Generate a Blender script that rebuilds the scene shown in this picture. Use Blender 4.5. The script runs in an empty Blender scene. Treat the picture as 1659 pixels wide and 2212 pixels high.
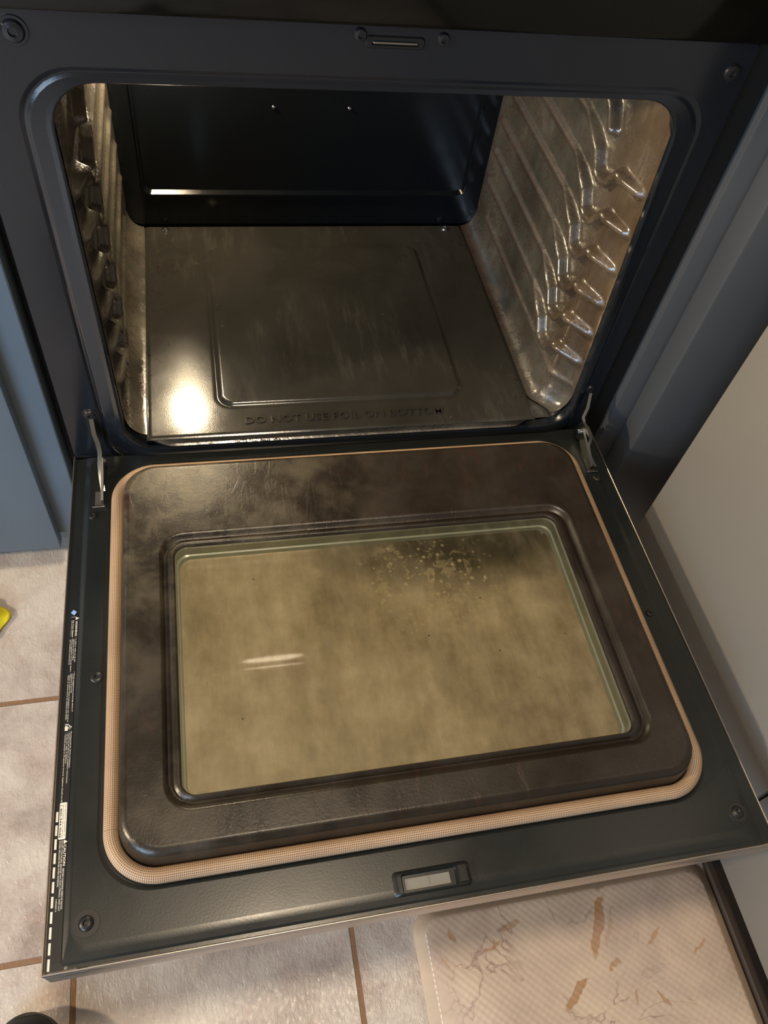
import bpy, bmesh, math, random
from mathutils import Vector, Matrix, noise

random.seed(7)
S = bpy.context.scene
COL = S.collection

# ------------------------------------------------------------------ camera
CAM_POS = (-0.186736, -0.749010, 0.862163)
CAM_R = ((0.9769399, -0.1786166, 0.1169808), (-0.0760590, -0.8030710, -0.5910093), (0.1995080, 0.5684832, -0.7981375))            # rows: right, down, forward
FPX = 1706.644
cam_data = bpy.data.cameras.new('camera')
cam = bpy.data.objects.new('camera', cam_data)
COL.objects.link(cam)
r_, d_, f_ = CAM_R
cam.matrix_world = Matrix(((r_[0], -d_[0], -f_[0], CAM_POS[0]),
                           (r_[1], -d_[1], -f_[1], CAM_POS[1]),
                           (r_[2], -d_[2], -f_[2], CAM_POS[2]),
                           (0, 0, 0, 1)))
cam_data.sensor_fit = 'VERTICAL'
cam_data.sensor_height = 36.0
cam_data.lens = 36.0 * FPX / 2212.0
cam_data.clip_start = 0.02
S.camera = cam

# ------------------------------------------------------------------ colour management and light
S.view_settings.view_transform = 'Standard'
S.view_settings.look = 'None'
S.view_settings.gamma = 1.0
S.view_settings.use_curve_mapping = False
S.view_settings.exposure = 0.0

world = bpy.data.worlds.new('world')
S.world = world
world.use_nodes = True
world.node_tree.nodes['Background'].inputs[0].default_value = (0.75, 0.8, 0.9, 1)
world.node_tree.nodes['Background'].inputs[1].default_value = 0.10


def light(name, kind, loc, energy, color, target=None, **kw):
    ld = bpy.data.lights.new(name, kind)
    ld.energy = energy
    ld.color = color
    for k, v in kw.items():
        setattr(ld, k, v)
    o = bpy.data.objects.new(name, ld)
    COL.objects.link(o)
    o.location = loc
    if target is not None:
        o.rotation_euler = (Vector(target) - Vector(loc)).to_track_quat('-Z', 'Y').to_euler()
    return o


WARM = (1.0, 0.80, 0.56)
COOL = (0.55, 0.76, 1.0)
FLOOR_Z = -0.25
CEIL_Z = 2.17
light('ceiling_lamp_light', 'AREA', (-0.10, -0.45, CEIL_Z - 0.03), 23, (1.0, 0.80, 0.57), (-0.10, -0.45, 0), shape='DISK', size=0.30)
light('low_warm_fill', 'AREA', (-2.3, -0.75, 0.98), 43, WARM, (0.3, -0.5, 0), shape='DISK', size=0.12)  # added low warm light for the right cabinet face and door shadow edge
light('window_daylight', 'AREA', (-1.7, -2.1, 0.75), 50, COOL, (-0.3, 0.0, 0.1), shape='RECTANGLE', size=1.2, size_y=1.3)
light('oven_bulb_light', 'POINT', (-0.238, 0.424, 0.437), 9.5, (1.0, 0.80, 0.52), shadow_soft_size=0.014)

# ------------------------------------------------------------------ node helper


class NT:
    def __init__(self, name):
        self.m = bpy.data.materials.new(name)
        self.m.use_nodes = True
        self.t = self.m.node_tree
        self.t.nodes.clear()
        self.out = self.t.nodes.new('ShaderNodeOutputMaterial')

    def n(self, typ, ins=None, **kw):
        nd = self.t.nodes.new(typ)
        for k, v in kw.items():
            setattr(nd, k, v)
        for k, v in (ins or {}).items():
            self.set(nd, k, v)
        return nd

    def set(self, nd, k, v):
        s = nd.inputs[k]
        if hasattr(v, 'links'):
            self.t.links.new(v, s)
        elif hasattr(v, 'outputs'):
            self.t.links.new(v.outputs[0], s)
        else:
            if isinstance(v, (tuple, list)) and len(v) == 3 and s.type == 'RGBA':
                v = (*v, 1)
            s.default_value = v

    def coord(self, kind='Object', scale=(1, 1, 1), loc=(0, 0, 0), rot=(0, 0, 0)):
        tc = self.n('ShaderNodeTexCoord')
        mp = self.n('ShaderNodeMapping', {'Vector': tc.outputs[kind], 'Scale': scale, 'Location': loc, 'Rotation': rot})
        return mp.outputs[0]

    def noise(self, vec, scale, detail=4, rough=0.55, dist=0.0):
        return self.n('ShaderNodeTexNoise', {'Vector': vec, 'Scale': scale, 'Detail': detail, 'Roughness': rough, 'Distortion': dist}).outputs[0]

    def ramp(self, fac, stops, interp='LINEAR'):
        r = self.n('ShaderNodeValToRGB', {'Fac': fac})
        cr = r.color_ramp
        cr.interpolation = interp
        while len(cr.elements) < len(stops):
            cr.elements.new(0.5)
        for e, (p, c) in zip(cr.elements, stops):
            e.position = p
            if not isinstance(c, (tuple, list)):
                c = (c, c, c)
            e.color = (*c, 1)
        return r.outputs[0]

    def math(self, op, a, b=None, clamp=False):
        nd = self.n('ShaderNodeMath', operation=op, use_clamp=clamp)
        self.set(nd, 0, a)
        if b is not None:
            self.set(nd, 1, b)
        return nd.outputs[0]

    def mix(self, fac, a, b, blend='MIX'):
        nd = self.n('ShaderNodeMix', data_type='RGBA', blend_type=blend)
        self.set(nd, 0, fac)
        self.set(nd, 6, a)
        self.set(nd, 7, b)
        return nd.outputs[2]

    def bump(self, h, strength=0.3, dist=0.001, normal=None):
        ins = {'Height': h, 'Strength': strength, 'Distance': dist}
        if normal is not None:
            ins['Normal'] = normal
        return self.n('ShaderNodeBump', ins).outputs[0]

    def bsdf(self, **kw):
        b = self.n('ShaderNodeBsdfPrincipled')
        for k, v in kw.items():
            self.set(b, k.replace('_', ' '), v)
        self.t.links.new(b.outputs[0], self.out.inputs[0])
        return b


def plain(name, color, rough=0.5, metal=0.0, **kw):
    t = NT(name)
    v = t.coord()
    nz = t.noise(v, 60, 3)
    c = t.mix(0.5, color, t.mix(nz, tuple(x * 0.75 for x in color), tuple(min(1, x * 1.25) for x in color)))
    t.bsdf(Base_Color=c, Roughness=rough, Metallic=metal, **kw)
    return t.m


# ------------------------------------------------------------------ materials
def mk_enamel(name, base, rough, bump=0.12):
    t = NT(name)
    v = t.coord()
    nz = t.noise(v, 9, 4)
    r = t.ramp(nz, [(0.3, rough * 0.8), (0.7, rough * 1.3)])
    b = t.bump(t.noise(v, 420, 2), bump, 0.0004)
    c = t.mix(nz, tuple(x * 0.85 for x in base), tuple(x * 1.15 for x in base))
    t.bsdf(Base_Color=c, Roughness=r, Normal=b)
    return t.m


M = {}
M['frame'] = mk_enamel('blue_black_enamel', (0.0085, 0.0110, 0.0150), 0.17)
M['back'] = mk_enamel('dark_cavity_enamel', (0.0035, 0.005, 0.007), 0.16)
M['skin'] = mk_enamel('charcoal_door_enamel', (0.012, 0.0145, 0.0145), 0.27, 0.10)
M['strip'] = plain('black_sticker', (0.012, 0.012, 0.014), 0.32)
M['black'] = plain('black_gap_metal', (0.004, 0.004, 0.004), 0.5)
M['glassblack'] = plain('black_control_glass', (0.004, 0.004, 0.003), 0.10, Specular_IOR_Level=0.22)
M['white'] = plain('white_print', (0.85, 0.80, 0.72), 0.5)
M['ink'] = plain('black_print', (0.03, 0.03, 0.04), 0.5)
M['zinc'] = plain('zinc_plated_steel', (0.42, 0.43, 0.42), 0.25, 1.0)
M['slotwhite'] = plain('bright_steel_slot', (0.80, 0.78, 0.72), 0.4, 0.2)
M['trim'] = plain('pale_steel_trim', (0.42, 0.38, 0.34), 0.35, 0.9)
M['plate'] = plain('latch_plate_steel', (0.20, 0.20, 0.19), 0.5, 0.3)
M['greyplate'] = plain('grey_hinge_plate', (0.09, 0.088, 0.08), 0.45, 0.3)
M['bolt'] = plain('black_bolt', (0.012, 0.012, 0.013), 0.38)
M['shoe'] = plain('black_shoe', (0.012, 0.012, 0.012), 0.6)
M['bluefilm'] = plain('pale_blue_sticker', (0.25, 0.40, 0.70), 0.3)


def mk_wall():
    # glossy grey-brown porcelain with rust coloured speckle and dark runs
    t = NT('soiled_cavity_enamel')
    v = t.coord()
    vs = t.coord(scale=(1, 1, 0.35))
    big = t.noise(v, 9, 5, 0.6)
    base = t.ramp(big, [(0.3, (0.034, 0.033, 0.027)), (0.5, (0.066, 0.061, 0.049)), (0.7, (0.125, 0.112, 0.088))])
    front = t.n('ShaderNodeSeparateXYZ', {0: t.coord()})
    fr = t.n('ShaderNodeMapRange', {'Value': front.outputs['Y'], 'From Min': 0.14, 'From Max': 0.0, 'To Min': 0.0, 'To Max': 1.0}).outputs[0]
    tan = t.ramp(t.noise(vs, 30, 6, 0.65), [(0.3, (0.055, 0.030, 0.013)), (0.55, (0.11, 0.070, 0.036)), (0.75, (0.22, 0.16, 0.10))])
    side = t.n('ShaderNodeMapRange', {'Value': front.outputs['X'], 'From Min': 0.24, 'From Max': 0.29}).outputs[0]
    high = t.n('ShaderNodeMapRange', {'Value': front.outputs['Z'], 'From Min': 0.04, 'From Max': 0.16}).outputs[0]
    base = t.mix(t.math('MULTIPLY', t.math('MULTIPLY', t.math('MULTIPLY', fr, 0.9), side), high), base, tan)
    zz = t.math('FRACT', t.math('DIVIDE', t.math('SUBTRACT', front.outputs['Z'], .395 - 10 * .0523 - .02615), .0523))
    rib = t.ramp(t.math('ABSOLUTE', t.math('SUBTRACT', zz, 0.5)), [(0.11, 1.0), (0.17, 0.0)])
    back = t.n('ShaderNodeMapRange', {'Value': front.outputs['Y'], 'From Min': 0.12, 'From Max': 0.2}).outputs[0]
    rs = t.ramp(t.noise(v, 150, 4, 0.7), [(0.42, 0.0), (0.52, 1.0)])
    ribm = t.math('MULTIPLY', t.math('MULTIPLY', rib, back), rs)
    sp = t.ramp(t.noise(v, 260, 4, 0.75), [(0.49, 0.0), (0.56, 1.0)])
    zone = t.ramp(t.noise(v, 24, 4, 0.6, 0.4), [(0.44, 0.0), (0.56, 1.0)])
    runs = t.ramp(t.noise(t.coord(scale=(1, 1, 0.12)), 120, 3, 0.6), [(0.60, 0.0), (0.66, 1.0)])
    zone2 = t.ramp(t.noise(v, 13, 3), [(0.5, 0.0), (0.62, 1.0)])
    m1 = t.math('MULTIPLY', sp, zone)
    m2 = t.math('MULTIPLY', t.math('MULTIPLY', runs, zone2), 0.7)
    msk = t.math('MAXIMUM', t.math('MAXIMUM', m1, m2), t.math('MULTIPLY', t.math('MULTIPLY', ribm, side), 0.95), True)
    c = t.mix(t.math('MULTIPLY', msk, 0.85), base, (0.028, 0.010, 0.006))
    r = t.math('ADD', t.math('MULTIPLY', msk, 0.35), t.ramp(big, [(0.3, 0.14), (0.7, 0.24)]))
    b = t.bump(t.math('ADD', t.noise(v, 90, 4), t.math('MULTIPLY', msk, 0.4)), 0.25, 0.0009)
    t.bsdf(Base_Color=c, Roughness=r, Normal=b, Specular_IOR_Level=0.9)
    return t.m


M['wall'] = mk_wall()


def mk_floorpan():
    t = NT('smudged_floor_pan_enamel')
    v = t.coord()
    big = t.noise(v, 7, 5, 0.6, 0.5)
    base = t.ramp(big, [(0.3, (0.021, 0.020, 0.017)), (0.7, (0.033, 0.031, 0.027))])
    # whitish wiped streaks
    st = t.ramp(t.noise(t.coord(scale=(3, 0.5, 1), rot=(0, 0, 0.25)), 22, 6, 0.7), [(0.50, 0.0), (0.75, 1.0)])
    zone = t.ramp(t.noise(v, 6, 2, 0.5), [(0.45, 0.0), (0.62, 1.0)])
    c = t.mix(t.math('MULTIPLY', t.math('MULTIPLY', st, zone), 0.10), base, (0.30, 0.28, 0.24))
    dr = t.ramp(t.noise(v, 55, 5, 0.7, 0.6), [(0.68, 0.0), (0.72, 1.0)])
    c = t.mix(t.math('MULTIPLY', dr, 0.40), c, (0.32, 0.29, 0.24))
    # rust at corners
    sep = t.n('ShaderNodeSeparateXYZ', {0: v})
    ax = t.math('ABSOLUTE', sep.outputs[0])
    edge = t.ramp(ax, [(0.21, 0.0), (0.275, 1.0)])
    ru = t.ramp(t.noise(v, 130, 4, 0.7, 0.5), [(0.57, 0.0), (0.62, 1.0)])
    zn = t.ramp(t.noise(v, 11, 3), [(0.5, 0.0), (0.6, 1.0)])
    c = t.mix(t.math('MULTIPLY', t.math('MULTIPLY', ru, edge), zn), c, (0.020, 0.010, 0.006))
    r = t.ramp(big, [(0.3, 0.11), (0.7, 0.20)])
    b = t.bump(t.math('ADD', t.noise(v, 520, 2), t.noise(v, 60, 3)), 0.12, 0.0004)
    t.bsdf(Base_Color=c, Roughness=r, Normal=b)
    return t.m


M['pan'] = mk_floorpan()


def mk_plug():
    t = NT('grimy_brown_door_enamel')
    v = t.coord()
    big = t.noise(v, 8, 7, 0.65, 0.15)
    base = t.ramp(big, [(0.3, (0.010, 0.007, 0.0045)), (0.55, (0.019, 0.014, 0.010)), (0.75, (0.036, 0.030, 0.024))])
    sep = t.n('ShaderNodeSeparateXYZ', {0: v})
    # tan smears painted lighter where light falls, on the hinge side, left of the middle
    left = t.n('ShaderNodeMapRange', {'Value': sep.outputs[0], 'From Min': 0.05, 'From Max': -0.25}).outputs[0]
    top = t.n('ShaderNodeMapRange', {'Value': sep.outputs[1], 'From Min': -0.30, 'From Max': -0.12}).outputs[0]
    lit_smears = t.ramp(t.noise(v, 20, 8, 0.7, 0.2), [(0.42, 0.0), (0.62, 1.0)])
    m = t.math('MULTIPLY', t.math('MULTIPLY', left, t.math('ADD', t.math('MULTIPLY', top, 0.8), 0.25)), lit_smears, True)
    c = t.mix(t.math('MULTIPLY', m, 0.7), base, (0.15, 0.125, 0.080))
    runs = t.ramp(t.noise(t.coord(scale=(1, 0.22, 1), rot=(0, 0, 0.3)), 75, 5, 0.65, 0.8), [(0.56, 0.0), (0.62, 1.0)])
    zn = t.ramp(t.noise(v, 7, 3), [(0.45, 0.0), (0.6, 1.0)])
    c = t.mix(t.math('MULTIPLY', t.math('MULTIPLY', runs, zn), 0.70), c, (0.036, 0.017, 0.011))
    r = t.ramp(t.noise(v, 20, 4), [(0.3, 0.26), (0.7, 0.42)])
    b = t.bump(t.math('ADD', t.noise(v, 350, 3), t.math('MULTIPLY', runs, 0.5)), 0.22, 0.0006)
    t.bsdf(Base_Color=c, Roughness=r, Normal=b)
    return t.m


M['plug'] = mk_plug()


def mk_gasket():
    t = NT('braided_fibreglass_gasket')
    uv = t.coord('UV')
    sep = t.n('ShaderNodeSeparateXYZ', {0: uv})
    a = t.math('SINE', t.math('MULTIPLY', sep.outputs[0], 2 * math.pi / 0.0019))
    bq = t.math('SINE', t.math('MULTIPLY', sep.outputs[1], 2 * math.pi * 22))
    pr = t.math('MULTIPLY', t.math('ADD', t.math('MULTIPLY', a, 0.5), 0.5), t.math('ADD', t.math('MULTIPLY', bq, 0.5), 0.5))
    hole = t.ramp(pr, [(0.22, 0.0), (0.62, 1.0)])
    vn = t.noise(t.coord(), 12, 3)
    base = t.ramp(vn, [(0.3, (0.40, 0.27, 0.17)), (0.7, (0.52, 0.37, 0.24))])
    c = t.mix(t.math('MULTIPLY', hole, 0.85), base, (0.10, 0.045, 0.025))
    h = t.math('SUBTRACT', 1.0, hole)
    b = t.bump(h, 0.7, 0.0007)
    t.bsdf(Base_Color=c, Roughness=0.5, Normal=b)
    return t.m


M['gasket'] = mk_gasket()


def mk_pane():
    t = NT('filmed_khaki_window_glass')
    v = t.coord()
    sep = t.n('ShaderNodeSeparateXYZ', {0: v})
    big = t.noise(v, 8, 7, 0.62, 0.1)
    streak = t.noise(t.coord(scale=(1, 0.25, 1), rot=(0, 0, -0.25)), 34, 7, 0.65)
    fine = t.noise(v, 28, 8, 0.68)
    mixn = t.math('ADD', t.math('ADD', t.math('MULTIPLY', big, 0.38), t.math('MULTIPLY', streak, 0.34)), t.math('MULTIPLY', fine, 0.28))
    right_dim = t.n('ShaderNodeMapRange', {'Value': sep.outputs[0], 'From Min': -0.24, 'From Max': 0.20, 'To Min': 0.03, 'To Max': -0.075}).outputs[0]  # colour darkens to the right, for the dark room reflected there
    mixn = t.math('ADD', mixn, right_dim)
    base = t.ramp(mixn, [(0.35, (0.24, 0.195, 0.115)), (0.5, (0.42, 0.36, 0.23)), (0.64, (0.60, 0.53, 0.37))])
    # reflection of the dark oven front painted at the hinge side, right of middle
    dx = t.math('SUBTRACT', sep.outputs[0], 0.13)
    dy = t.math('ADD', sep.outputs[1], 0.19)
    d2 = t.math('ADD', t.math('MULTIPLY', t.math('MULTIPLY', dx, dx), 13.0), t.math('MULTIPLY', t.math('MULTIPLY', dy, dy), 75.0))
    d2 = t.math('ADD', d2, t.math('MULTIPLY', t.noise(v, 20, 4), 0.5))
    dark_refl = t.ramp(d2, [(0.30, 1.0), (0.90, 0.0)])
    c = t.mix(t.math('MULTIPLY', dark_refl, 0.88), base, (0.030, 0.028, 0.018))
    # spattered droplets
    vo = t.n('ShaderNodeTexVoronoi', {'Vector': v, 'Scale': 95.0, 'Randomness': 1.0}).outputs['Distance']
    spot = t.ramp(t.math('ADD', vo, t.math('MULTIPLY', t.noise(v, 90, 4), 0.5)), [(0.42, 1.0), (0.50, 0.0)])
    ex = t.math('SUBTRACT', sep.outputs[0], 0.06)
    ey = t.math('ADD', sep.outputs[1], 0.255)
    e2 = t.math('ADD', t.math('MULTIPLY', t.math('MULTIPLY', ex, ex), 50.0), t.math('MULTIPLY', t.math('MULTIPLY', ey, ey), 90.0))
    zone = t.ramp(t.math('ADD', e2, t.math('MULTIPLY', t.noise(v, 16, 3), 0.7)), [(0.55, 1.0), (1.0, 0.0)])
    c = t.mix(t.math('MULTIPLY', t.math('MULTIPLY', spot, zone), 0.75), c, (0.50, 0.43, 0.26))
    blot = t.ramp(t.noise(v, 75, 7, 0.62, 0.3), [(0.545, 0.0), (0.575, 1.0)])
    zone2 = t.ramp(t.math('ADD', e2, t.math('MULTIPLY', t.noise(v, 24, 5), 1.1)), [(0.60, 1.0), (1.0, 0.0)])
    c = t.mix(t.math('MULTIPLY', t.math('MULTIPLY', blot, zone2), 0.6), c, (0.46, 0.40, 0.24))
    sp2 = t.n('ShaderNodeTexVoronoi', {'Vector': v, 'Scale': 34.0, 'Randomness': 1.0}).outputs['Distance']
    c = t.mix(t.ramp(sp2, [(0.035, 0.8), (0.05, 0.0)]), c, (0.03, 0.03, 0.025))
    lines = t.math('SINE', t.math('MULTIPLY', sep.outputs[1], 2 * math.pi / 0.0022))
    b = t.bump(t.math('ADD', t.math('MULTIPLY', lines, 0.15), t.noise(v, 300, 2)), 0.05, 0.0004)
    t.bsdf(Base_Color=c, Roughness=0.24, Normal=b, Specular_IOR_Level=0.6)
    return t.m


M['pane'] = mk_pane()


def mk_glass():
    t = NT('clear_inner_glass')
    fr = t.n('ShaderNodeFresnel', {'IOR': 1.5})
    tr = t.n('ShaderNodeBsdfTransparent', {'Color': (0.97, 0.97, 0.95)})
    gl = t.n('ShaderNodeBsdfGlossy', {'Color': (1, 1, 1), 'Roughness': 0.03})
    v = t.coord()
    df = t.n('ShaderNodeBsdfDiffuse', {'Color': (0.35, 0.30, 0.20)})
    mx = t.n('ShaderNodeMixShader', {0: fr, 1: tr, 2: gl})
    hz = t.ramp(t.noise(t.coord(scale=(1, 0.4, 1), rot=(0, 0, 0.6)), 30, 7, 0.7, 0.2), [(0.48, 0.0), (0.75, 0.16)])
    m2 = t.n('ShaderNodeMixShader', {0: hz, 1: mx, 2: df})
    t.t.links.new(m2.outputs[0], t.out.inputs[0])
    return t.m


M['glass'] = mk_glass()
M['reveal'] = plain('pale_green_window_reveal', (0.36, 0.40, 0.33), 0.25, 0.1)


def mk_paint(name, base, rough=0.42):
    t = NT(name)
    v = t.coord()
    nz = t.noise(v, 5, 4)
    c = t.mix(nz, tuple(x * 0.93 for x in base), tuple(x * 1.07 for x in base))
    b = t.bump(t.noise(v, 300, 3), 0.15, 0.0006)
    t.bsdf(Base_Color=c, Roughness=rough, Normal=b)
    return t.m


M['paint'] = mk_paint('slate_blue_cabinet_paint', (0.105, 0.145, 0.185))
M['paint2'] = mk_paint('dim_lit_filler_paint', (0.070, 0.074, 0.079))  # darker copy of the slate paint, for boards that get less light
M['paint3'] = mk_paint('warm_lit_cabinet_paint', (0.210, 0.193, 0.168))  # same slate paint with the warm lamp light mixed into its colour


def mk_steel(name, base, rough=0.3):
    t = NT(name)
    v = t.coord(scale=(1, 60, 60))
    nz = t.noise(v, 20, 3)
    t.bsdf(Base_Color=base, Metallic=1.0, Roughness=t.ramp(nz, [(0.3, rough * 0.8), (0.7, rough * 1.2)]))
    return t.m


M['steel'] = mk_steel('brushed_stainless_steel', (0.50, 0.45, 0.41), 0.4)


def mk_tiles():
    t = NT('ceramic_floor_tiles')
    v = t.coord()
    sep = t.n('ShaderNodeSeparateXYZ', {0: v})
    P = 0.332

    def edge(s, off):
        w = t.math('FRACT', t.math('DIVIDE', t.math('SUBTRACT', s, off), P))
        d = t.math('MINIMUM', w, t.math('SUBTRACT', 1.0, w))
        return t.math('MULTIPLY', d, P)
    dx = edge(sep.outputs[0], -0.4 - 10 * P)
    dy = edge(sep.outputs[1], -0.2375 - 20 * P)
    dd = t.math('MINIMUM', dx, dy)
    dd = t.math('ADD', dd, t.math('MULTIPLY', t.noise(v, 90, 2), 0.0008))
    grout = t.ramp(t.math('MULTIPLY', dd, 100.0), [(0.34, 1.0), (0.40, 0.0)])
    ix = t.math('FLOOR', t.math('DIVIDE', t.math('SUBTRACT', sep.outputs[0], -0.4 - 10 * P), P))
    iy = t.math('FLOOR', t.math('DIVIDE', t.math('SUBTRACT', sep.outputs[1], -0.2375 - 20 * P), P))
    cmb = t.n('ShaderNodeCombineXYZ', {0: t.math('MULTIPLY', ix, 3.7), 1: t.math('MULTIPLY', iy, 5.3), 2: 0.0})
    va = t.n('ShaderNodeVectorMath', {0: v, 1: cmb.outputs[0]}, operation='ADD').outputs[0]
    big = t.noise(va, 9, 6, 0.62, 0.3)
    c = t.ramp(big, [(0.30, (0.30, 0.245, 0.22)), (0.47, (0.47, 0.41, 0.37)), (0.62, (0.60, 0.55, 0.50))])
    pk = t.ramp(t.noise(va, 30, 4, 0.6), [(0.52, 0.0), (0.75, 1.0)])
    c = t.mix(t.math('MULTIPLY', pk, 0.35), c, (0.45, 0.30, 0.26))
    c = t.mix(grout, c, (0.24, 0.135, 0.075))
    hn = t.noise(t.coord(scale=(1.3, 0.8, 1)), 150, 5, 0.62, 0.6)
    hgt = t.math('ADD', t.math('MULTIPLY', hn, 0.55), t.math('MULTIPLY', t.math('SUBTRACT', 1.0, grout), 1.0))
    b = t.bump(hgt, 0.75, 0.0028)
    r = t.mix(grout, t.ramp(hn, [(0.3, 0.13), (0.7, 0.26)]), (0.8, 0.8, 0.8))
    t.bsdf(Base_Color=c, Roughness=r, Normal=b)
    return t.m


M['tiles'] = mk_tiles()


def mk_mat():
    t = NT('marble_print_vinyl')
    v = t.coord()
    cl = t.ramp(t.noise(v, 6, 5, 0.6, 0.8), [(0.3, (0.42, 0.32, 0.26)), (0.5, (0.55, 0.44, 0.35)), (0.7, (0.66, 0.54, 0.41))])
    vn = t.math('ABSOLUTE', t.math('SUBTRACT', t.noise(v, 5.5, 5, 0.55, 0.9), 0.5))
    vein = t.ramp(vn, [(0.0, 1.0), (0.008, 0.0)])
    brk = t.ramp(t.noise(v, 9, 3), [(0.42, 0.0), (0.55, 1.0)])
    c = t.mix(t.math('MULTIPLY', t.math('MULTIPLY', vein, brk), 0.7), cl, (0.20, 0.13, 0.10))
    # printed ochre streaks with ragged edges
    wx = t.n('ShaderNodeTexNoise', {'Vector': v, 'Scale': 26.0, 'Detail': 5.0, 'Roughness': 0.6}).outputs[1]
    off = t.n('ShaderNodeVectorMath', {0: wx, 1: (0.5, 0.5, 0.5)}, operation='SUBTRACT').outputs[0]
    off = t.n('ShaderNodeVectorMath', {0: off, 1: (0.022, 0.030, 0.0)}, operation='MULTIPLY').outputs[0]
    p = t.n('ShaderNodeVectorMath', {0: v, 1: off}, operation='ADD').outputs[0]
    streaks = [(0.0461, 0.2912, 0.0088, 0.2131, 0.007, 0.85), (-0.0011, 0.1994, -0.0497, 0.1706, 0.0055, 0.85), (-0.0729, 0.2743, -0.102, 0.271, 0.004, 0.5), (-0.1025, 0.2578, -0.1336, 0.2448, 0.0025, 0.7), (-0.1705, 0.2796, -0.1642, 0.268, 0.0035, 0.7), (0.0441, 0.2072, 0.0255, 0.2, 0.003, 0.7), (0.1089, 0.2391, 0.0821, 0.2218, 0.0025, 0.6), (0.0764, 0.1685, 0.0903, 0.1561, 0.003, 0.8), (0.0497, 0.1806, 0.0462, 0.1637, 0.0025, 0.6), (0.1909, 0.3016, 0.1702, 0.2947, 0.004, 0.8), (-0.1856, 0.2535, -0.1741, 0.2388, 0.002, 0.7), (0.0537, 0.2758, 0.0279, 0.2203, 0.003, 0.4), (0.1678, 0.213, 0.1424, 0.2011, 0.002, 0.6)]
    for ax, ay, bx, by, w, amt in streaks:
        dx, dy = bx - ax, by - ay
        L = math.hypot(dx, dy)
        q = t.n('ShaderNodeMapping', {'Vector': p, 'Location': ((ax + bx) / 2, (ay + by) / 2, 0), 'Rotation': (0, 0, math.atan2(dy, dx)), 'Scale': (L / 2, w, 1)}, vector_type='TEXTURE').outputs[0]
        flat = t.n('ShaderNodeVectorMath', {0: q, 1: (1, 1, 0)}, operation='MULTIPLY').outputs[0]
        ln = t.n('ShaderNodeVectorMath', {0: flat}, operation='LENGTH').outputs['Value']
        m = t.ramp(ln, [(0.80, amt), (1.0, 0.0)])
        c = t.mix(m, c, (0.36, 0.19, 0.08))
    gl = t.ramp(t.noise(t.coord(loc=(5, 2, 0)), 7, 6, 0.6, 0.4), [(0.50, 0.0), (0.68, 1.0)])
    c = t.mix(t.math('MULTIPLY', gl, 0.45), c, (0.36, 0.28, 0.26))
    q = t.coord()
    s2 = t.n('ShaderNodeSeparateXYZ', {0: q})
    k = 2 * math.pi / 0.0105
    g = t.math('MULTIPLY', t.math('SINE', t.math('MULTIPLY', s2.outputs[0], k)), t.math('SINE', t.math('MULTIPLY', s2.outputs[1], k)))
    b = t.bump(g, 0.28, 0.0004)
    t.bsdf(Base_Color=c, Roughness=0.42, Normal=b)
    return t.m


M['mat'] = mk_mat()
M['matedge'] = plain('tan_mat_edge', (0.42, 0.33, 0.25), 0.5)
M['floor_shade'] = plain('dark_brown_floor_shade', (0.030, 0.020, 0.014), 0.6)  # colour of the shadowed floor beside the mat
M['cloth'] = plain('yellow_cloth', (0.80, 0.68, 0.02), 0.8)
M['wallpaint'] = plain('warm_wall_paint', (0.40, 0.34, 0.26), 0.8)
M['ceilpaint'] = plain('white_ceiling_paint', (0.40, 0.37, 0.32), 0.9)
M['counter'] = plain('dark_countertop', (0.05, 0.045, 0.04), 0.3)
M['bulbglass'] = plain('frosted_bulb_cover', (0.8, 0.75, 0.6), 0.2)

# ------------------------------------------------------------------ mesh helpers


def obj(name, bm, mat, parent=None, smooth=False, auto=None):
    me = bpy.data.meshes.new(name)
    bm.normal_update()
    bm.to_mesh(me)
    bm.free()
    mats = mat if isinstance(mat, (list, tuple)) else [mat]
    for m in mats:
        me.materials.append(m)
    if smooth:
        me.shade_smooth()
        if auto:
            me.set_sharp_from_angle(angle=math.radians(auto))
    o = bpy.data.objects.new(name, me)
    COL.objects.link(o)
    if parent is not None:
        o.parent = parent
    return o


def empty(name, loc=(0, 0, 0), rot=(0, 0, 0), parent=None):
    o = bpy.data.objects.new(name, None)
    COL.objects.link(o)
    o.location = loc
    o.rotation_euler = rot
    o.empty_display_size = 0.05
    if parent:
        o.parent = parent
    return o


def tag(o, label=None, cat=None, group=None, kind=None):
    if label:
        o['label'] = label
    if cat:
        o['category'] = cat
    if group:
        o['group'] = group
    if kind:
        o['kind'] = kind
    return o


def add_box(bm, x0, x1, y0, y1, z0, z1, bevel=0.0, seg=2, mi=0):
    vs = [bm.verts.new((x, y, z)) for z in (z0, z1) for y in (y0, y1) for x in (x0, x1)]
    fs = []
    for q in ((0, 2, 3, 1), (4, 5, 7, 6), (0, 1, 5, 4), (2, 6, 7, 3), (0, 4, 6, 2), (1, 3, 7, 5)):
        f = bm.faces.new([vs[i] for i in q])
        f.material_index = mi
        fs.append(f)
    if bevel > 0:
        es = {e for f in fs for e in f.edges}
        bmesh.ops.bevel(bm, geom=list(es), offset=bevel, segments=seg, profile=0.5, affect='EDGES')


def box(name, x0, x1, y0, y1, z0, z1, mat, parent=None, bevel=0.0):
    bm = bmesh.new()
    add_box(bm, x0, x1, y0, y1, z0, z1, bevel)
    return obj(name, bm, mat, parent, smooth=bevel > 0, auto=35)


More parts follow.
